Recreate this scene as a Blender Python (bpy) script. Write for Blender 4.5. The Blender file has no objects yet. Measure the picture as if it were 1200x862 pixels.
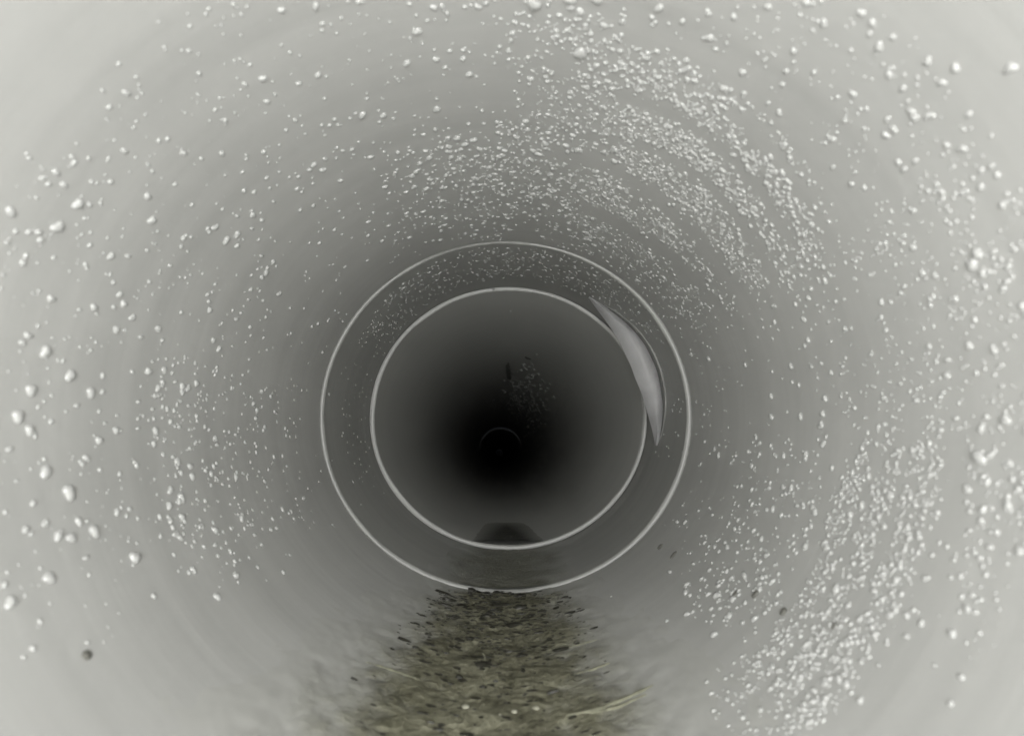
import bpy, bmesh, math, random
from mathutils import Vector, Matrix, noise

S = bpy.context.scene
COL = S.collection
PI = math.pi

# ------------------------------------------------------------------ camera
F = 600.0                       # focal length in pixels of a 1200 px wide frame
VP = (606.0, 499.0)             # where the pipe's axis runs to
cam_d = bpy.data.cameras.new('inspection_camera')
cam = bpy.data.objects.new('inspection_camera', cam_d)
COL.objects.link(cam)
cam_d.sensor_width = 36.0
cam_d.lens = 36.0 * F / 1200.0
cam_d.clip_start = 0.005
cam_d.clip_end = 100.0
CAM = Vector((0.0098, 0.0, -0.0120))
cam.location = CAM
PITCH = math.atan((VP[1] - 431.0) / F)
YAW = math.atan((VP[0] - 600.0) / F)
cam.rotation_euler = (PI / 2 + PITCH, 0.0, YAW)
cam_d.dof.use_dof = True
cam_d.dof.focus_distance = 0.46
cam_d.dof.aperture_fstop = 9.0
S.camera = cam
CAM_M = cam.rotation_euler.to_matrix()

# ------------------------------------------------------------------ world (underground: the sky only waits outside)
w = bpy.data.worlds.new('World')
S.world = w
w.use_nodes = True
nt = w.node_tree
bg = nt.nodes['Background']
sky = nt.nodes.new('ShaderNodeTexSky')
sky.sky_type = 'NISHITA'
sky.sun_disc = False
sky.sun_elevation = math.radians(40)
sky.sun_rotation = math.radians(150)
nt.links.new(sky.outputs[0], bg.inputs[0])
bg.inputs[1].default_value = 0.05

# ------------------------------------------------------------------ the crawler's head lamps (the only light down here)
def lamp(x, z, power):
    ld = bpy.data.lights.new('head_lamp', 'POINT')
    ld.energy = power
    ld.color = (1.0, 1.0, 0.975)
    ld.shadow_soft_size = 0.010
    lo = bpy.data.objects.new('head_lamp', ld)
    lo.location = CAM + Vector((x, -0.13, z))
    COL.objects.link(lo)
POWER = 1.06
for lx, lz, lp in ((-0.045, 0.0, 1.12), (0.045, 0.012, 1.0), (0.0, 0.05, 0.75), (0.0, -0.045, 1.1)):
    lamp(lx, lz, POWER * lp)

S.view_settings.view_transform = 'Standard'
S.view_settings.look = 'None'
S.view_settings.exposure = 0.0
S.view_settings.gamma = 1.0
S.view_settings.use_curve_mapping = False
try:
    S.cycles.max_bounces = 12
    S.cycles.diffuse_bounces = 8
    S.cycles.caustics_reflective = False
    S.cycles.caustics_refractive = False
    S.cycles.sample_clamp_indirect = 4.0
except Exception:
    pass

# ------------------------------------------------------------------ sizes (metres)
R = 0.150                        # bore of the near pipe
SQ = 0.943                       # the pipe is pressed a little oval
D1 = 0.420                       # end of the near pipe
D2 = 0.552                       # start of the far pipe
RF = 0.1445                      # bore of the far pipe
RS = 0.1497                      # bore of the socket
TILT = Vector((-0.035, 1.0, -0.052))      # the far pipe dips and drifts left
def far_axis(y):
    t = y - D2
    return Vector((TILT.x * t, y, TILT.z * t))

# ------------------------------------------------------------------ helpers
def mat(name):
    m = bpy.data.materials.new(name)
    m.use_nodes = True
    n = m.node_tree
    return m, n, n.nodes['Principled BSDF']

def N(n, t, **kw):
    o = n.nodes.new(t)
    for k, v in kw.items():
        setattr(o, k, v)
    return o

def link(name, bm, m, parent=None, smooth=True):
    me = bpy.data.meshes.new(name)
    bm.normal_update()
    bm.to_mesh(me)
    bm.free()
    if smooth:
        for p in me.polygons:
            p.use_smooth = True
        me.set_sharp_from_angle(angle=math.radians(38))
    if m:
        me.materials.append(m)
    o = bpy.data.objects.new(name, me)
    COL.objects.link(o)
    if parent:
        o.parent = parent
    return o

def tag(o, label=None, cat=None, group=None, kind=None):
    if label: o['label'] = label
    if cat: o['category'] = cat
    if group: o['group'] = group
    if kind: o['kind'] = kind
    return o

def ray(px, py):
    v = Vector(((px - 600.0) / F, -(py - 431.0) / F, -1.0))
    return (CAM_M @ v).normalized()

def hit_cyl(d, rad, far=False):
    # pipe-axis cylinder, oval section; returns the hit point
    ax = TILT if far else Vector((0, 1, 0))
    o = CAM.copy()
    base = Vector((0, D2, 0)) if far else Vector((0, 0, 0))
    # coordinates relative to the axis at equal y
    def rel(p):
        t = p.y - base.y
        return (p.x - base.x - ax.x * t, (p.z - base.z - ax.z * t) / SQ)
    a0 = rel(o); a1 = rel(o + d)
    dx, dz = a1[0] - a0[0], a1[1] - a0[1]
    A = dx * dx + dz * dz
    B = a0[0] * dx + a0[1] * dz
    C = a0[0] ** 2 + a0[1] ** 2 - rad * rad
    disc = B * B - A * C
    if disc <= 0 or A < 1e-9:
        return None
    t = (-B + math.sqrt(disc)) / A
    return o + d * t

def wall_hit(px, py):
    """the pipe wall met by looking through that spot of the view: point, inward normal, zone"""
    d = ray(px, py)
    p = hit_cyl(d, R)
    if p is None:
        return None
    if p.y < D1 - 0.004:
        zone, c = 'near', Vector((0, p.y, 0))
    else:
        p = hit_cyl(d, RS)
        if p.y < D2 - 0.003:
            zone, c = 'socket', Vector((0, p.y, 0))
        else:
            p = hit_cyl(d, RF, True)
            if p is None:
                return None
            zone, c = 'far', far_axis(p.y)
    q = c - p
    nrm = Vector((q.x, 0, q.z / (SQ * SQ))).normalized()
    return p, nrm, zone

# ------------------------------------------------------------------ materials
def plastic(name, base, var, rough, scale=(9, 3, 9), smear=0.5, spec=0.4):
    m, n, b = mat(name)
    tc = N(n, 'ShaderNodeTexCoord')
    mp = N(n, 'ShaderNodeMapping')
    mp.inputs['Scale'].default_value = scale
    n.links.new(tc.outputs['Object'], mp.inputs[0])
    n1 = N(n, 'ShaderNodeTexNoise')
    n1.inputs['Scale'].default_value = 1.3
    n1.inputs['Detail'].default_value = 5
    n1.inputs['Roughness'].default_value = 0.55
    n.links.new(mp.outputs[0], n1.inputs['Vector'])
    # circular wipe marks: fast along the pipe, slow round it
    mp2 = N(n, 'ShaderNodeMapping')
    mp2.inputs['Scale'].default_value = (4, 90, 4)
    n.links.new(tc.outputs['Object'], mp2.inputs[0])
    n2 = N(n, 'ShaderNodeTexNoise')
    n2.inputs['Scale'].default_value = 1.0
    n2.inputs['Detail'].default_value = 4
    n.links.new(mp2.outputs[0], n2.inputs['Vector'])
    mx = N(n, 'ShaderNodeMix')
    mx.data_type = 'FLOAT'
    mx.inputs[0].default_value = smear
    n.links.new(n1.outputs[0], mx.inputs[2])
    n.links.new(n2.outputs[0], mx.inputs[3])
    cr = N(n, 'ShaderNodeValToRGB')
    cr.color_ramp.elements[0].position = 0.28
    cr.color_ramp.elements[1].position = 0.72
    cr.color_ramp.elements[0].color = tuple(c * (1 - var) for c in base) + (1,)
    cr.color_ramp.elements[1].color = tuple(c * (1 + var) for c in base) + (1,)
    n.links.new(mx.outputs[0], cr.inputs[0])
    n.links.new(cr.outputs[0], b.inputs['Base Color'])
    rr = N(n, 'ShaderNodeMapRange')
    rr.inputs[1].default_value = 0.3; rr.inputs[2].default_value = 0.7
    rr.inputs[3].default_value = rough - 0.08; rr.inputs[4].default_value = rough + 0.1
    n.links.new(n1.outputs[0], rr.inputs[0])
    n.links.new(rr.outputs[0], b.inputs['Roughness'])
    b.inputs['Specular IOR Level'].default_value = spec
    n3 = N(n, 'ShaderNodeTexNoise')
    n3.inputs['Scale'].default_value = 160
    n3.inputs['Detail'].default_value = 3
    n.links.new(tc.outputs['Object'], n3.inputs['Vector'])
    ad = N(n, 'ShaderNodeMath', operation='MULTIPLY_ADD')
    ad.inputs[1].default_value = 0.25
    n.links.new(n3.outputs[0], ad.inputs[0])
    n.links.new(n2.outputs[0], ad.inputs[2])
    bp = N(n, 'ShaderNodeBump')
    bp.inputs['Strength'].default_value = 0.25
    bp.inputs['Distance'].default_value = 0.0012
    n.links.new(ad.outputs[0], bp.inputs['Height'])
    n.links.new(bp.outputs[0], b.inputs['Normal'])
    return m

M_NEAR = plastic('pale_pipe_plastic', (0.43, 0.43, 0.42), 0.11, 0.44, spec=0.5)
M_SOCK = plastic('socket_plastic', (0.36, 0.362, 0.35), 0.12, 0.5)
M_FAR = plastic('far_pipe_plastic', (0.56, 0.562, 0.545), 0.07, 0.5, smear=0.3)
M_RIM = plastic('rim_plastic', (0.37, 0.372, 0.36), 0.25, 0.35, scale=(30, 30, 30), smear=0.2, spec=0.6)
M_LIP = plastic('cut_edge_plastic', (0.50, 0.502, 0.49), 0.25, 0.35, scale=(30, 30, 30), smear=0.2, spec=0.6)
M_SEAL = plastic('seal_rubber', (0.80, 0.797, 0.808), 0.14, 0.38, scale=(25, 25, 25), smear=0.2, spec=0.6)
M_CONC = plastic('end_cap_grey', (0.22, 0.21, 0.19), 0.2, 0.9)

m, n, b = mat('water_drop')
b.inputs['Base Color'].default_value = (0.93, 0.935, 0.92, 1)  # near-white base stands in for lamp light gathered in the clear drops
b.inputs['Roughness'].default_value = 0.16
b.inputs['IOR'].default_value = 1.33
b.inputs['Specular IOR Level'].default_value = 0.9
b.inputs['Transmission Weight'].default_value = 0.45
b.inputs['Coat Weight'].default_value = 1.0
b.inputs['Coat IOR'].default_value = 1.7
b.inputs['Coat Roughness'].default_value = 0.2
M_DROP = m

def silt_material(name, dark, mid, pale, thin=(0.43, 0.43, 0.415)):
    m, n, b = mat(name)
    tc = N(n, 'ShaderNodeTexCoord')
    at = N(n, 'ShaderNodeAttribute'); at.attribute_name = 'thick'
    mp = N(n, 'ShaderNodeMapping'); mp.inputs['Scale'].default_value = (38, 75, 38)
    n.links.new(tc.outputs['Object'], mp.inputs[0])
    n1 = N(n, 'ShaderNodeTexNoise'); n1.inputs['Scale'].default_value = 1.0; n1.inputs['Detail'].default_value = 7
    n1.inputs['Roughness'].default_value = 0.68; n1.inputs['Distortion'].default_value = 0.6
    n.links.new(mp.outputs[0], n1.inputs['Vector'])
    n2 = N(n, 'ShaderNodeTexNoise'); n2.inputs['Scale'].default_value = 330; n2.inputs['Detail'].default_value = 4
    n.links.new(tc.outputs['Object'], n2.inputs['Vector'])
    ad = N(n, 'ShaderNodeMath', operation='MULTIPLY_ADD'); ad.inputs[1].default_value = 0.45
    n.links.new(n2.outputs[0], ad.inputs[0]); n.links.new(n1.outputs[0], ad.inputs[2])
    cr = N(n, 'ShaderNodeValToRGB')
    e = cr.color_ramp.elements
    e[0].position = 0.5; e[0].color = tuple(dark) + (1,)
    e[1].position = 0.95; e[1].color = tuple(pale) + (1,)
    k = e.new(0.72); k.color = tuple(mid) + (1,)
    n.links.new(ad.outputs[0], cr.inputs[0])
    mx = N(n, 'ShaderNodeMix'); mx.data_type = 'RGBA'
    mx.inputs[6].default_value = (thin[0], thin[1], thin[2], 1)      # thin dried film of silt
    n.links.new(at.outputs['Fac'], mx.inputs[0])
    n.links.new(cr.outputs[0], mx.inputs[7])
    n.links.new(mx.outputs[2], b.inputs['Base Color'])
    b.inputs['Roughness'].default_value = 0.46
    b.inputs['Specular IOR Level'].default_value = 0.5
    bp = N(n, 'ShaderNodeBump'); n.links.new(at.outputs['Fac'], bp.inputs['Strength']); bp.inputs['Distance'].default_value = 0.003
    n.links.new(ad.outputs[0], bp.inputs['Height']); n.links.new(bp.outputs[0], b.inputs['Normal'])
    return m
M_FILM = silt_material('thin_silt_film', (0.13, 0.13, 0.105), (0.19, 0.19, 0.16), (0.27, 0.27, 0.235), (0.36, 0.362, 0.35))
M_SILT = silt_material('olive_silt', (0.05, 0.049, 0.03), (0.17, 0.165, 0.115), (0.29, 0.285, 0.21))

def simple(name, c, rough, var=0.3, sc=300):
    m, n, b = mat(name)
    tc = N(n, 'ShaderNodeTexCoord')
    nz = N(n, 'ShaderNodeTexNoise'); nz.inputs['Scale'].default_value = sc; nz.inputs['Detail'].default_value = 4
    n.links.new(tc.outputs['Object'], nz.inputs['Vector'])
    cr = N(n, 'ShaderNodeValToRGB')
    cr.color_ramp.elements[0].position = 0.3; cr.color_ramp.elements[1].position = 0.7
    cr.color_ramp.elements[0].color = tuple(x * (1 - var) for x in c) + (1,)
    cr.color_ramp.elements[1].color = tuple(x * (1 + var) for x in c) + (1,)
    n.links.new(nz.outputs[0], cr.inputs[0]); n.links.new(cr.outputs[0], b.inputs['Base Color'])
    b.inputs['Roughness'].default_value = rough
    return m
M_GRIT = simple('dark_grit', (0.03, 0.029, 0.022), 0.45)
M_STONE = simple('pale_stone', (0.34, 0.335, 0.27), 0.4)
M_RIDGE = simple('wet_silt_ridge', (0.27, 0.268, 0.2), 0.4)

# ------------------------------------------------------------------ the pipes
def lathe(profile, axis=None, seg=192, jitter=0.0, closed=False):
    """profile: (radius, y) turned round the pipe's axis with the oval section"""
    bm = bmesh.new()
    rings = []
    for rad, y in profile:
        c = axis(y) if axis else Vector((0, y, 0))
        ring = []
        for i in range(seg):
            a = 2 * PI * i / seg
            r = rad
            if jitter:
                r += jitter * noise.noise(Vector((math.cos(a) * 2.2, y * 20, math.sin(a) * 2.2)))
            ring.append(bm.verts.new((c.x + r * math.sin(a), c.y, c.z - r * SQ * math.cos(a))))
        rings.append(ring)
    pairs = list(zip(rings, rings[1:]))
    if closed:
        pairs.append((rings[-1], rings[0]))
    for A, B in pairs:
        for i in range(seg):
            j = (i + 1) % seg
            bm.faces.new((A[i], A[j], B[j], B[i]))
    bmesh.ops.recalc_face_normals(bm, faces=bm.faces)
    return bm

def tube_profile(rin, rout, y0, y1, n):
    ys = [y0 + (y1 - y0) * i / n for i in range(n + 1)]
    return [(rin, y) for y in ys] + [(rout, y) for y in reversed(ys)]

def empty(name, loc):
    e = bpy.data.objects.new(name, None)
    e.empty_display_size = 0.02
    COL.objects.link(e)
    e.location = loc
    return e
def part(o, root):
    o.parent = root
    o.matrix_parent_inverse = Matrix.Translation(-Vector(root.location))
    return o
near = empty('drain_pipe', (0, D1, -R * SQ))
prof = [(R, -2.2 + (2.2 + D1 - 0.007) * i / 40) for i in range(41)] + [(R + 0.006, D1 - 0.007), (R + 0.006, D1), (R + 0.013, D1), (R + 0.013, -2.2)]
part(link('pipe_wall', lathe(prof, closed=True), M_NEAR), near)
tag(near, 'pale grey drain pipe nearest the viewer with drops of water all over it', 'pipe', 'drain pipes laid end to end')

def bead(rad, y, h, wd, axis=None, jit=0.0, back=0.004, wear=None):
    prof = []
    k = 10
    for i in range(k + 1):
        t = PI * i / k
        prof.append((rad + 0.0006 - (h + 0.0006) * math.sin(t) ** 0.8, y - wd * math.cos(t)))
    prof.append((rad + back, y + wd)); prof.append((rad + back, y - wd))
    bm = lathe(prof, axis, 256, jit, closed=True)
    if wear:
        for v in bm.verts:
            c = axis(v.co.y) if axis else Vector((0, v.co.y, 0))
            q = v.co - c
            rr = math.hypot(q.x, q.z / SQ)
            if rr < rad:
                a = math.atan2(q.x, -q.z / SQ)          # 0 at the bottom, + to the right
                k = (rad - (rad - rr) * wear(a)) / rr
                v.co = c + Vector((q.x * k, 0, q.z * k))
    return bm

part(link('end_rim', bead(R, D1 - 0.001, 0.0032, 0.0026, None, 0.0006, 0.004, lambda a: 0.62 - 0.36 * math.cos(a - PI) ** 3 * (1 if math.cos(a) < 0 else 0.4) + 0.25 * max(0, math.sin(a)) + 0.18 * noise.noise(Vector((math.sin(a) * 3, math.cos(a) * 3, 1)))), M_RIM), near)

sock = link('pipe_socket', lathe([(RS, D1 + 0.0005), (RS, D1 + 0.03), (RS, D1 + 0.06), (RS, D1 + 0.10), (RS, D2 + 0.05),
                                  (RS + 0.012, D2 + 0.05), (RS + 0.012, D1 + 0.0005)], closed=True), M_SOCK)
tag(sock, 'dark grey pipe socket between the outer and the inner bright ring', 'pipe socket')

far = empty('drain_pipe', (0, D2, -RF * SQ))
part(link('pipe_wall', lathe(tube_profile(RF, RF + 0.0045, D2, 3.60, 60), far_axis, closed=True), M_FAR), far)
tag(far, 'dark pipe running on beyond the inner bright ring of the joint', 'pipe', 'drain pipes laid end to end')
part(link('end_rim', bead(RF + 0.0024, D2, 0.0036, 0.0022, far_axis, 0.0006, 0.0008, lambda a: 0.85 + 0.3 * noise.noise(Vector((math.sin(a) * 2.5, math.cos(a) * 2.5, 4))) - 0.25 * max(0, math.sin(a + 0.2)) ** 4), M_LIP), far)

def last_axis(y):
    return far_axis(y) + Vector((0, 0, -0.011))
last = empty('drain_pipe', last_axis(3.6))
part(link('pipe_wall', lathe(tube_profile(RF - 0.001, RF + 0.012, 3.602, 25.0, 60), last_axis, closed=True), M_FAR), last)
tag(last, 'farthest drain pipe, seen only as a faint arc in the black middle', 'pipe', 'drain pipes laid end to end')
part(link('end_rim', bead(RF, 3.60, 0.004, 0.006, last_axis, 0.004), M_RIM), last)

def disc(y, rad, axis=None):
    bm = bmesh.new()
    c = axis(y) if axis else Vector((0, y, 0))
    fr = [bm.verts.new((c.x + rad * math.sin(2 * PI * i / 64), y, c.z + rad * math.cos(2 * PI * i / 64))) for i in range(64)]
    bk = [bm.verts.new(v.co + Vector((0, 0.1 if y > 0 else -0.1, 0))) for v in fr]
    bm.faces.new(fr); bm.faces.new(list(reversed(bk)))
    for i in range(64):
        j = (i + 1) % 64
        bm.faces.new((fr[i], fr[j], bk[j], bk[i]))
    bmesh.ops.recalc_face_normals(bm, faces=bm.faces)
    return bm
tag(link('sky_block_cap', disc(25.02, 0.6, far_axis), M_CONC, smooth=False), kind='structure')  # added cap, closes the far end against sky light
tag(link('sky_block_cap', disc(-2.22, 0.6), M_CONC, smooth=False), kind='structure')  # unseen added cap, keeps sky light out behind the camera

# ------------------------------------------------------------------ the seal hanging out of the joint
# (spine point in the view, half width in pixels) from the upper tip to the lower tail
spine = [(690, 348, 1.0), (704, 361, 5), (720, 377, 9), (735, 395, 12), (747, 415, 14), (756, 436, 14.5),
         (763, 458, 13), (767, 478, 10.5), (769, 497, 7), (769.5, 512, 4), (769, 522, 1.5)]
bm = bmesh.new()
rows = []
def spine_at(t):
    k = min(int(t), len(spine) - 2); f = t - k
    p0 = spine[max(k - 1, 0)]; p1 = spine[k]; p2 = spine[k + 1]; p3 = spine[min(k + 2, len(spine) - 1)]
    out = []
    for q in range(3):
        a, b_, c, d = p0[q], p1[q], p2[q], p3[q]
        out.append(0.5 * ((2 * b_) + (c - a) * f + (2 * a - 5 * b_ + 4 * c - d) * f * f + (3 * b_ - a - 3 * c + d) * f ** 3))
    return out
CNT = 44
for i in range(CNT + 1):
    t = (len(spine) - 1) * i / CNT
    x, y, hw = spine_at(t)
    x2, y2, _ = spine_at(min(t + 0.05, len(spine) - 1.0001)); x1, y1, _ = spine_at(max(t - 0.05, 0))
    tx, ty = x2 - x1, y2 - y1
    L = math.hypot(tx, ty); nx, ny = -ty / L, tx / L        # towards the pipe's axis or away
    if (nx * (VP[0] - x) + ny * (VP[1] - y)) > 0: nx, ny = -nx, -ny
    row = []
    for j in range(9):
        s = -1 + 2 * j / 8
        wob = 1 + 0.10 * noise.noise(Vector((t * 0.9, 3.3, 0)))
        ppx, ppy = x + nx * s * hw * 0.9 * wob, y + ny * s * hw * 0.9 * wob
        d = ray(ppx, ppy)
        # seat it between the socket wall and the rim: depth runs from D2 at the inner side to the wall on the outer
        w_out = hit_cyl(ray(x + nx * hw * 1.05, y + ny * hw * 1.05), RS).y
        yy = min(w_out - 0.004 + 0.003 * (1 - s), D2 - 0.006)
        p = CAM + d * ((yy - CAM.y) / d.y)
        q = Vector((0, p.y, 0)) - p
        rr = math.hypot(q.x, q.z / SQ)
        bulge = 0.0075 * (1 - s * s) * min(1, hw / 9)
        lim = RS - 0.0012 - bulge
        if rr > lim:
            k = lim / rr
            p = Vector((p.x * k, p.y, p.z * k))
        p = p + Vector((0, -bulge, 0))
        row.append(bm.verts.new(p))
    rows.append(row)
rows_mid = rows[CNT // 2][4].co.copy()
edge_pts = []
for i in range(CNT + 1):
    x, y, hw = spine_at(min((len(spine) - 1) * i / CNT, len(spine) - 1.0001))
    ang = math.atan2(y - VP[1], x - VP[0])
    off = hw * 0.9 + 6 * math.sin(PI * i / CNT)
    ph = wall_hit(x + math.cos(ang) * off, y + math.sin(ang) * off)[0]
    edge_pts.append(ph + (Vector((0, ph.y, 0)) - ph).normalized() * 0.0008)
for A, B in zip(rows, rows[1:]):
    for j in range(8):
        bm.faces.new((A[j], A[j + 1], B[j + 1], B[j]))
geo = bmesh.ops.solidify(bm, geom=list(bm.faces), thickness=0.0022)
bmesh.ops.recalc_face_normals(bm, faces=bm.faces)
seal = empty('rubber_seal', tuple(rows_mid))
part(link('seal_body', bm, M_SEAL), seal)
bm = bmesh.new()
prev = None
for i in range(len(edge_pts)):
    p = edge_pts[i]
    a = (edge_pts[min(i + 1, len(edge_pts) - 1)] - edge_pts[max(i - 1, 0)]).normalized()
    u_ = a.cross(Vector((0, 1, 0))).normalized(); v_ = a.cross(u_)
    rr = 0.0009 * (0.25 + 0.75 * math.sin(PI * i / (len(edge_pts) - 1)))
    ring = [bm.verts.new(p + u_ * math.cos(k * PI / 3) * rr + v_ * math.sin(k * PI / 3) * rr) for k in range(6)]
    if prev:
        for k in range(6):
            bm.faces.new((prev[k], prev[(k + 1) % 6], ring[(k + 1) % 6], ring[k]))
    prev = ring
bmesh.ops.recalc_face_normals(bm, faces=bm.faces)
part(link('seal_lip', bm, M_RIM), seal)
tag(seal, 'pale crescent of sealing ring bulging out on the right side of the joint', 'seal')

# ------------------------------------------------------------------ silt along the bottom
def phi_max(y, side):
    t = max(0.0, min(1.0, (D1 - y) / 0.19))
    return math.radians((25 + 16 * t) if side < 0 else (25 + 12 * t))

def silt_h(phi, y):
    pm = phi_max(y, phi)
    u = abs(phi) / pm
    nz = noise.fractal(Vector((phi * 9, y * 48, 1.7)), 0.8, 2.1, 5)
    nb = noise.fractal(Vector((phi * 26, y * 130, 5.1)), 0.7, 2.1, 4)
    low = max(0.0, min(1.0, (D1 - 0.004 - y) / 0.022))
    return (0.0007 + 0.0039 * low) * (1 - u * u) * abs(1 - u * u) * 1.15 + (0.0003 + 0.0015 * max(0, 1 - u)) * nz + 0.0010 * nb * max(0, 1 - u)

bm = bmesh.new()
lay = bm.verts.layers.float.new('thick')
NP, NY = 190, 170
grid = []
for i in range(NY + 1):
    y = 0.16 + (D1 - 0.0045 - 0.16) * i / NY
    row = []
    for j in range(NP + 1):
        phi = math.radians(-50 + 95 * j / NP)
        h = silt_h(phi, y)
        r = R - max(h, -0.0022)
        v = bm.verts.new((r * math.sin(phi), y, -r * SQ * math.cos(phi)))
        th = max(0.0, min(1.0, (h - 0.0001) / 0.0042))
        v[lay] = th * th * (3 - 2 * th)
        row.append(v)
    grid.append(row)
for A, B in zip(grid, grid[1:]):
    for j in range(NP):
        bm.faces.new((A[j], A[j + 1], B[j + 1], B[j]))
bmesh.ops.recalc_face_normals(bm, faces=bm.faces)
for f_ in bm.faces:
    pass
silt = empty('silt_deposit', (0, D1 - 0.05, -R * SQ))
part(link('silt_bed', bm, M_SILT), silt)
tag(silt, 'olive brown silt lying along the bottom of the near pipe', 'silt')

def silt_point(px, py):
    d = ray(px, py)
    t = 0.15
    for _ in range(900):
        p = CAM + d * t
        phi = math.atan2(p.x, -p.z / SQ)
        rr = math.hypot(p.x, p.z / SQ)
        if p.y > D1 - 0.003: return None
        if rr > R - max(0, silt_h(phi, p.y)):
            return p, Vector((-p.x, 0, -p.z / SQ)).normalized()
        t += 0.0006
    return None

# raised streaks dragged through the silt
def streak(pts, rad, name='silt_ridge'):
    bm = bmesh.new()
    P = []
    for i in range(len(pts) - 1):
        for k in range(8):
            f = k / 8
            P.append((pts[i][0] * (1 - f) + pts[i + 1][0] * f, pts[i][1] * (1 - f) + pts[i + 1][1] * f))
    Q = [silt_point(*p) for p in P]
    Q = [q for q in Q if q]
    prev = None
    for i, (p, nn) in enumerate(Q):
        a = Q[min(i + 1, len(Q) - 1)][0] - Q[max(i - 1, 0)][0]
        side = a.cross(nn).normalized()
        rr = rad * math.sin(PI * (i + 0.5) / len(Q)) ** 0.5 * (0.75 + 0.5 * noise.noise(p * 260))
        ring = []
        for k in range(6):
            an = 2 * PI * k / 6
            ring.append(bm.verts.new(p + side * math.cos(an) * rr * 1.5 + nn * (math.sin(an) * rr * 0.7 + 0.0001)))
        if prev:
            for k in range(6):
                bm.faces.new((prev[k], prev[(k + 1) % 6], ring[(k + 1) % 6], ring[k]))
        prev = ring
    bmesh.ops.recalc_face_normals(bm, faces=bm.faces)
    return part(link(name, bm, M_RIDGE), silt)
streak([(664, 838), (700, 831), (738, 816), (770, 800)], 0.0012)
streak([(690, 836), (725, 828), (762, 811)], 0.0010)
streak([(672, 790), (695, 784), (718, 775)], 0.0009)
streak([(428, 775), (450, 782), (480, 792), (500, 799)], 0.0008)
streak([(566, 765), (571, 778), (567, 790)], 0.0007)
streak([(640, 762), (675, 756), (705, 748)], 0.0007)

# grit: countless, joined into one piece
def lump(bm, c, nn, along, sx, sy, sz, rng, sub=1):
    r_ = bmesh.ops.create_icosphere(bm, subdivisions=sub, radius=1.0)
    side = along.cross(nn).normalized()
    al = nn.cross(side).normalized()
    sd = rng.random() * 50
    for v in r_['verts']:
        k = 1 + 0.35 * noise.noise(v.co * 1.6 + Vector((sd, 0, 0)))
        q = v.co * k
        v.co = c + side * q.x * sx + al * q.y * sy + nn * q.z * sz
rng = random.Random(7)
bm = bmesh.new()
def grit_spot():
    u = rng.random()
    if u < 0.78:                       # dark drift against the joint
        return rng.gauss(580, 50), 692 + abs(rng.gauss(0, 42))
    return rng.gauss(590, 75), rng.uniform(700, 862)
made = 0
for _ in range(6000):
    if made >= 1500: break
    x, y = grit_spot()
    q = silt_point(x, y)
    if not q: continue
    p, nn = q
    phi = math.atan2(p.x, -p.z)
    if abs(phi) > phi_max(p.y, phi) * 0.74: continue
    s = rng.lognormvariate(-7.8, 0.6)
    lump(bm, p + nn * s * 0.2, nn, Vector((0, 1, 0)), s * rng.uniform(1.3, 3.8), s * rng.uniform(0.7, 1.1), s * 0.6, rng)
    made += 1
grit = link('grit', bm, M_GRIT)
tag(grit, 'dark grit scattered over the silt in front of the joint', 'grit', kind='stuff')

def single(name, px, py, s, m, label, cat, group=None, on_silt=True, stretch=(1.3, 1.0, 0.6)):
    if on_silt:
        q = silt_point(px, py)
        if not q: return
        p, nn = q
    else:
        p, nn, _ = wall_hit(px, py)
    bm = bmesh.new()
    lump(bm, Vector((0, 0, 0)), nn, Vector((0, 1, 0)), s * stretch[0], s * stretch[1], s * stretch[2], rng, 2)
    o = link(name, bm, m)
    o.location = p + nn * s * 0.25
    tag(o, label, cat, group)
    return o
for x, y, s, lab in ((546, 829, 0.0016, 'pale round pebble in the silt left of the centre, lowest in view'),
                     (603, 834, 0.0012, 'small pale pebble in the silt near the lower edge, middle one of three'),
                     (628, 830, 0.0013, 'pale pebble in the silt right of the centre near the lower edge'),
                     (585, 838, 0.0009, 'tiny pale pebble close beside the middle pebble in the silt')):
    single('pebble', x, y, s, M_STONE, lab, 'pebble', 'pebbles lying in the silt')
for x, y, s, st, lab in ((537, 793, 0.0018, (1.2, 1, .7), 'dark round lump of dirt in the left half of the silt'),
                     (565, 699, 0.0022, (1.6, 1, .7), 'dark lump of dirt in the silt right under the joint'),
                     (521, 709, 0.0024, (3.0, .8, .6), 'long dark lump of dirt at the left edge of the silt, next to the joint'),
                     (530, 724, 0.0022, (2.6, .9, .6), 'long dark lump of dirt second from the joint at the left edge of the silt'),
                     (502, 744, 0.0017, (2.2, .8, .6), 'dark sliver of dirt at the outermost left edge of the silt'),
                     (487, 759, 0.0015, (1.8, .8, .6), 'small dark bit of dirt on the bare left edge below the sliver'),
                     (612, 712, 0.0022, (2.2, 1, .6), 'broad dark lump of dirt in the middle of the silt under the joint'),
                     (570, 722, 0.0021, (2.4, 1, .6), 'flat dark lump of dirt left of the middle of the silt under the joint'),
                     (613, 786, 0.0017, (.9, 1.3, .7), 'dark lump of dirt in the right half of the silt, away from the joint'),
                     (574, 776, 0.0018, (.8, 1.6, .7), 'dark upright streak of dirt in the middle of the silt'),
                     (566, 805, 0.0015, (1.6, .8, .6), 'dark flat bit of dirt left of the middle of the silt, near the lower edge')):
    single('dirt_lump', x, y, s * 0.75, M_GRIT, lab, 'dirt', 'lumps of dirt in the silt', True, st)
M_SPECK = simple('wall_dirt', (0.12, 0.118, 0.105), 0.6)
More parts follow.
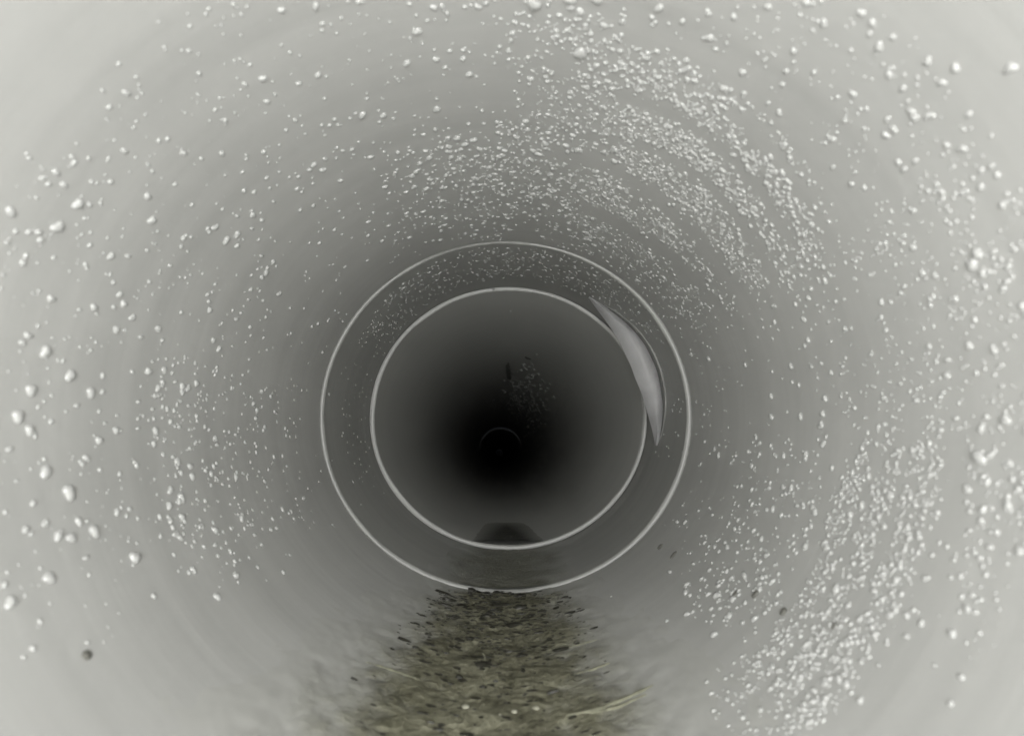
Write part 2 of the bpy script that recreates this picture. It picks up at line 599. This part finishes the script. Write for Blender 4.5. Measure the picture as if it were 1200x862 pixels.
for x, y, s, st, lab in ((101, 768, 0.0014, (1.2, .9, .5), 'lone dark speck of dirt on the bare lower left wall'),
                     (886, 696, 0.0017, (1.6, .8, .4), 'dark smudge of dirt on the lower right wall among droplets'),
                     (919, 717, 0.0017, (1.1, .8, .5), 'round dark speck of dirt on the lower right wall, right of the smudge'),
                     (862, 695, 0.0014, (1.4, .8, .3), 'faint dark smudge of dirt on the lower right wall, left of the darker one'),
                     (774, 641, 0.0021, (1.2, .8, .5), 'dark speck of dirt just outside the outer ring at the lower right'),
                     (790, 650, 0.0020, (1.6, .8, .4), 'dark fleck of dirt outside the outer ring, lower right, lower of a pair'),
                     (978, 733, 0.0012, (1.2, .7, .4), 'faint dark fleck of dirt on the lower right wall, rightmost fleck')):
    single('dirt_speck', x, y, s, M_SPECK, lab, 'dirt', 'dirt stuck to the pipe wall', False, st)

M_STAIN = simple('damp_stain', (0.22, 0.22, 0.21), 0.5)
single('drip_stain', 597, 442, 0.0055, M_STAIN, 'dark drip stain on the crown of the dark pipe beyond the joint', 'stain', None, False, (1.0, 55.0, 0.2))
single('dirt_speck', 619, 419, 0.005, M_STAIN, 'small dark speck on the crown of the dark pipe beyond the joint', 'dirt', None, False, (1.3, 2.5, 0.3))

# wet film in the socket and the mud in the mouth of the far pipe
bm = bmesh.new()
lay = bm.verts.layers.float.new('thick')
grid = []
for i in range(31):
    y = D1 + 0.003 + (D2 - D1 - 0.006) * i / 30
    row = []
    for j in range(61):
        phi = math.radians(-32 + 64 * j / 60)
        u = abs(phi) / math.radians(23)
        h = 0.0016 * (1 - u * u) + 0.0009 * noise.fractal(Vector((phi * 8, y * 40, 9.0)), 0.8, 2, 4)
        r = RS - max(h, -0.001)
        v = bm.verts.new((r * math.sin(phi), y, -r * SQ * math.cos(phi)))
        v[lay] = max(0.0, min(1.0, 1.6 * (1 - u) + 0.5 * noise.noise(Vector((phi * 9, y * 60, 2)))))
        row.append(v)
    grid.append(row)
for A, B in zip(grid, grid[1:]):
    for j in range(60):
        bm.faces.new((A[j], A[j + 1], B[j + 1], B[j]))
bmesh.ops.recalc_face_normals(bm, faces=bm.faces)
tag(link('silt_deposit', bm, M_FILM), 'thin dark film of silt on the bottom of the socket between the rings', 'silt')

bm = bmesh.new()
lay = bm.verts.layers.float.new('thick')
grid = []
for i in range(25):
    y = D2 + 0.003 + 0.20 * i / 24
    row = []
    c = far_axis(y)
    for j in range(41):
        phi = math.radians(-22 + 44 * j / 40)
        u = abs(phi) / math.radians(15 - 5 * i / 24)
        h = (0.0062 * (1 - u * u) + 0.0007 * noise.fractal(Vector((phi * 12, y * 60, 4.0)), 0.8, 2, 4)) 
        h = min(h, h * (1 - (i / 24) ** 2)) if h > 0 else h; h = h * (1 - 0.4 * (i / 24) ** 2) - 0.0012 * (i / 24) ** 4
        r = RF - max(h, -0.001)
        v = bm.verts.new((c.x + r * math.sin(phi), y, c.z - r * SQ * math.cos(phi)))
        v[lay] = max(0.0, min(1.0, 1.8 * (1 - u) * (1 - (i / 24) ** 1.2)))
        row.append(v)
    grid.append(row)
for A, B in zip(grid, grid[1:]):
    for j in range(40):
        bm.faces.new((A[j], A[j + 1], B[j + 1], B[j]))
bmesh.ops.recalc_face_normals(bm, faces=bm.faces)
M_MUD = silt_material('black_mud', (0.03, 0.03, 0.026), (0.06, 0.06, 0.052), (0.1, 0.1, 0.088), (0.4, 0.4, 0.385))
tag(link('silt_deposit', bm, M_MUD), 'small black patch of mud just inside the bottom of the inner ring', 'silt')

# ------------------------------------------------------------------ droplets
rng = random.Random(21)
drops = []           # point, normal, radius, zone, px, py

def add_drop(px, py, rpx=None, rmm=None):
    h = wall_hit(px, py)
    if not h: return
    p, nn, zone = h
    dist = (p - CAM).length
    rad = rpx * dist / F if rpx else rmm * 0.001
    # keep clear of the rims
    if zone == 'near' and p.y > D1 - 0.0075 - rad: return
    if zone == 'socket' and (p.y < D1 + 0.003 + rad or p.y > D2 - 0.003 - rad): return
    drops.append((p, nn, rad, zone, px, py))

# drops the photograph shows one by one: x, y, radius in its pixels
BIG = '''550 87 7;512 128 6;308 92 6;313 119 5;340 62 4;373 88 5;350 98 4.5;392 140 4.5;386 147 4.5;377 147 4;309 178 6;260 180 5;
236 186 4;186 165 5;196 163 4;413 175 4.5;363 199 5;205 216 4.5;173 230 5;178 258 6;91 239 7;67 266 8;45 272 6;12 248 7;278 288 5;
252 333 4.5;294 339 4;145 356 6;155 372 6;136 386 5.5;33 393 6;53 412 7;505 254 4;518 220 5;548 234 4;540 175 5;565 130 5;567 145 4.5;
511 70 5;527 60 5;625 4 11;669 9 7;669 -1 9;680 62 9;700 -1 8;772 10 6;717 104 5;616 142 5.5;631 150 4.5;665 178 5;720 189 5.5;
680 212 5;672 220 5;643 222 4.5;753 85 5;751 106 5;834 115 5;850 127 4.5;913 132 5;975 163 6;1058 104 6;900 121 5;954 85 4.5;
903 184 5;925 184 4.5;1013 220 5;1053 190 5;1072 138 5;1093 136 5;1120 80 6;965 313 5;967 329 5;1070 290 6;1140 310 10;1152 320 7;
1146 298 7;1033 354 5.5;1081 320 5;1038 387 5.5;1136 405 7;1110 422 5.5;990 385 4;943 405 4;82 440 8;36 457 7;20 488 8;34 504 6;
106 460 6;136 504 6;116 516 5.5;101 537 5;53 553 8;80 577 8.5;110 622 8;92 611 6;68 628 8;83 630 6;137 600 6;152 596 5;212 583 7;
200 610 4.5;216 610 4.5;158 653 8;101 653 5;57 677 8;12 706 9;252 638 4.5;302 664 4;332 670 5;279 682 3.5;180 698 4;220 455 5;185 455 5;
250 546 4.5;905 435 4;904 488 5;944 537 5;975 548 4.5;989 571 6;935 572 4;955 600 5;945 620 4.5;861 619 4.5;1022 570 5;1043 580 7;
1010 592 5.5;1148 536 9;1134 573 7;1179 492 7;1150 502 6;1160 533 5;1055 663 7;1085 677 5;1050 679 5;912 672 5.5;837 743 6;830 696 5;
875 642 4;980 690 7;945 755 6;913 785 5.5;983 795 6;992 801 6;1008 820 6;953 735 5.5;938 745 5;884 778 5;800 592 3.5;1105 460 5;
1110 440 5;1018 558 5;1120 490 5;1098 600 5;1080 638 5;1000 660 5;985 655 4.5;960 560 4;300 530 4;270 520 4;310 500 4;185 385 6;
165 395 5;140 345 5;243 268 4;225 240 4;130 300 5;100 310 5;175 330 4;150 300 5;110 360 5;30 300 5;60 350 5;160 545 5;180 520 5;
120 440 5;90 475 5;210 500 4.5;240 500 4;1165 410 5;1090 350 5;1120 350 5;1180 330 5;1175 240 5;1150 200 5;1110 170 5;1040 140 5;
1000 110 5;870 85 5;820 90 4.5;1185 80 6;1030 55 6;930 60 5;860 20 6;900 8 5;1010 15 5;830 15 6;965 25 5;560 8 5;520 12 5;480 5 5;
420 2 6;370 8 5;330 12 5;1062 745 5;1080 730 5;1110 640 4.5;1150 610 5;30 620 5'''
for s in BIG.replace('\n', '').split(';'):
    x, y, r = map(float, s.split())
    add_drop(x, y, rpx=r * rng.uniform(0.5, 0.7))

GAPS = [(308, 13, 8, 66), (266, 9, 18, 76), (395, 14, 18, 58), (350, 9, 24, 66), (470, 18, 16, 62), (525, 20, 92, 142), (432, 9, 34, 78), (380, 10, 95, 140), (428, 7, 95, 140), (466, 7, 92, 140)]
def gap(r, th):
    k = 1.0
    for g, wd, a, b_ in GAPS:
        if a < th < b_:
            g2 = g + 7 * math.sin(th * 0.09 + g)
            k = min(k, min(1.0, abs(r - g2) / wd) ** 2)
    return k

def field(count, th0, th1, r0, r1, mm0, sig, feather=0.18, clump=0.5, cx=600, cy=490):
    made, tries = 0, 0
    while made < count and tries < count * 40:
        tries += 1
        u, v = rng.random(), rng.random()
        # soft ends of the region
        tt = u + rng.gauss(0, feather * 0.5); rr = v + rng.gauss(0, feather * 0.5)
        th = th0 + (th1 - th0) * tt
        r = math.sqrt(max(1, r0 * r0 + (r1 * r1 - r0 * r0) * rr))
        a = math.radians(th)
        x, y = cx + r * math.sin(a), cy - r * math.cos(a)
        if not (-12 < x < 1212 and -12 < y < 874): continue
        if rng.random() > gap(r, th % 360): continue
        if noise.noise(Vector((x * 0.022, y * 0.022, 3.0))) * 1.6 + 0.5 < rng.random() * clump * 2 - (1 - clump): continue
        mm = mm0 * rng.lognormvariate(0, sig)
        add_drop(x, y, rmm=min(mm, mm0 * 2.2))
        made += 1

# angle clockwise from the top, distance from the middle of the joint (photo pixels), size in mm
field(1300, -22, 34, 220, 335, 0.85, 0.48, feather=0.34, clump=0.45)       # crown, just in front of the joint
field(2500, 20, 62, 222, 420, 0.62, 0.48, clump=0.3)         # fine mist in arcs, upper right
field(1200, 3, 52, 330, 470, 0.55, 0.5, clump=0.4)
field(360, 30, 75, 440, 640, 0.48, 0.40)
field(110, 55, 95, 225, 400, 0.75, 0.45)
field(600, 62, 103, 400, 640, 0.46, 0.42)
field(1700, 94, 139, 385, 500, 0.52, 0.5, clump=0.55)        # bright band, lower right
field(380, 96, 134, 255, 400, 0.72, 0.5)
field(60, 120, 136, 260, 340, 1.0, 0.4)
field(130, 90, 120, 500, 620, 0.55, 0.45)
field(420, 242, 282, 250, 420, 0.82, 0.45)                    # left
field(330, 248, 300, 400, 640, 0.48, 0.50)
field(250, 285, 345, 232, 420, 0.85, 0.42)
field(240, 296, 350, 400, 620, 0.5, 0.50)
field(140, -12, 30, 400, 500, 0.75, 0.42)
field(800, -62, 52, 165, 203, 0.8, 0.35, feather=0.05, clump=0.1)   # on the crown of the socket
field(70, 52, 110, 165, 203, 0.7, 0.35, feather=0.05)
field(60, 240, 300, 165, 203, 0.7, 0.35, feather=0.05)
field(60, 40, 140, 215, 250, 1.0, 0.4)

# the wet patch on the crown of the far pipe
for _ in range(330):
    x, y = rng.gauss(616, 11), rng.gauss(474, 22)
    add_drop(x, y, rmm=rng.uniform(1.6, 3.6))

def drop_mesh(seed, cheap=False):
    rg = random.Random(seed)
    bm = bmesh.new()
    nr, ns = (3, 8) if cheap else (5, 14)
    ph = rg.random() * 6.28
    k2, k3 = rg.uniform(0.05, 0.26), rg.uniform(0.02, 0.16)
    rings = []
    for i in range(nr):
        t = (PI * 0.56) * (1 - i / nr)
        ring = []
        for j in range(ns):
            a = 2 * PI * j / ns
            k = 1 + k2 * math.cos(2 * a + ph) + k3 * math.cos(3 * a + 2 * ph)
            ring.append((math.sin(t) * math.cos(a) * k, math.sin(t) * math.sin(a) * k, (math.cos(t) + 0.12) * 0.6))
        rings.append(ring)
    top = (0, 0, (1 + 0.12) * 0.6)
    verts = [v for r_ in rings for v in r_] + [top]
    faces = []
    for i in range(nr - 1):
        for j in range(ns):
            k = (j + 1) % ns
            faces.append((i * ns + j, i * ns + k, (i + 1) * ns + k, (i + 1) * ns + j))
    for j in range(ns):
        faces.append(((nr - 1) * ns + j, (nr - 1) * ns + (j + 1) % ns, len(verts) - 1))
    faces.append(tuple(reversed(range(ns))))
    bm.free()
    return verts, faces

def frame(nn):
    al = Vector((0, 1, 0))
    sd = al.cross(nn).normalized()
    return Matrix((sd, nn.cross(sd), nn)).transposed()

drops.sort(key=lambda d: -d[2] / (d[0] - CAM).length)
big, rest = drops[:300], drops[300:]

variants = []
for k in range(8):
    v, f = drop_mesh(100 + k)
    me = bpy.data.meshes.new('water_droplet')
    me.from_pydata(v, [], f)
    for p in me.polygons: p.use_smooth = len(p.vertices) < 6
    me.materials.append(M_DROP)
    variants.append(me)

HOURS = ['twelve', 'one', 'two', 'three', 'four', 'five', 'six', 'seven', 'eight', 'nine', 'ten', 'eleven']
RANK = ['largest', 'second largest', 'third largest', 'fourth largest', 'fifth largest', 'sixth largest', 'seventh largest', 'eighth largest']
cells = {}
for d in big:
    p, nn, rad, zone, px, py = d
    th = math.degrees(math.atan2(px - 592, 487 - py)) % 360
    half = int((th + 7.5) // 15) % 24
    hr = ("half past " if half % 2 else "") + HOURS[half // 2] + ("" if half % 2 else " o'clock")
    rr = math.hypot(px - 592, py - 487)
    if zone == 'near':
        band = ('close round the outer ring' if rr < 290 else 'a bit out from the outer ring' if rr < 350 else
                'halfway out along the near wall' if rr < 410 else 'well out along the near wall' if rr < 470 else
                'far out along the near wall' if rr < 530 else 'out by the edge of view' if rr < 600 else 'towards the corner of the view')
    elif zone == 'socket':
        band = 'between the two rings'
    else:
        band = 'inside the far dark pipe'
    cells.setdefault((hr, band), []).append(d)
first = None
for (hr, band), lst in cells.items():
    for i, d in enumerate(lst):
        p, nn, rad, zone, px, py = d
        o = bpy.data.objects.new('water_droplet', variants[rng.randrange(8)])
        COL.objects.link(o)
        o.matrix_world = Matrix.Translation(p) @ frame(nn).to_4x4()
        o.scale = (rad * rng.uniform(0.9, 1.1), rad * rng.uniform(0.95, 1.25), rad)
        if len(lst) == 1:
            lab = 'single large water droplet at %s, %s' % (hr, band)
        elif i < len(RANK):
            lab = '%s droplet at %s, %s' % (RANK[i], hr, band)
        else:
            lab = 'a lesser droplet at %s, %s' % (hr, band)
        tag(o, lab, 'droplet', 'water droplets clinging to the pipe walls')

V, Fc = [], []
protos = [drop_mesh(300 + k, True) for k in range(8)]
for p, nn, rad, zone, px, py in rest:
    v, f = protos[rng.randrange(8)]
    Mx = frame(nn)
    st = rng.uniform(0.9, 1.35)
    b0 = len(V)
    for q in v:
        V.append(p + Mx @ Vector((q[0] * rad, q[1] * rad * st, q[2] * rad)))
    for q in f:
        Fc.append(tuple(i + b0 for i in q))
me = bpy.data.meshes.new('water_droplets')
me.from_pydata([tuple(v) for v in V], [], Fc)
for p in me.polygons: p.use_smooth = len(p.vertices) < 6
me.materials.append(M_DROP)
o = bpy.data.objects.new('water_droplets', me)
COL.objects.link(o)
tag(o, 'fine mist of small droplets all over the pipe walls and the socket', 'droplets', kind='stuff')
print('drops', len(drops), 'cells', len(cells))
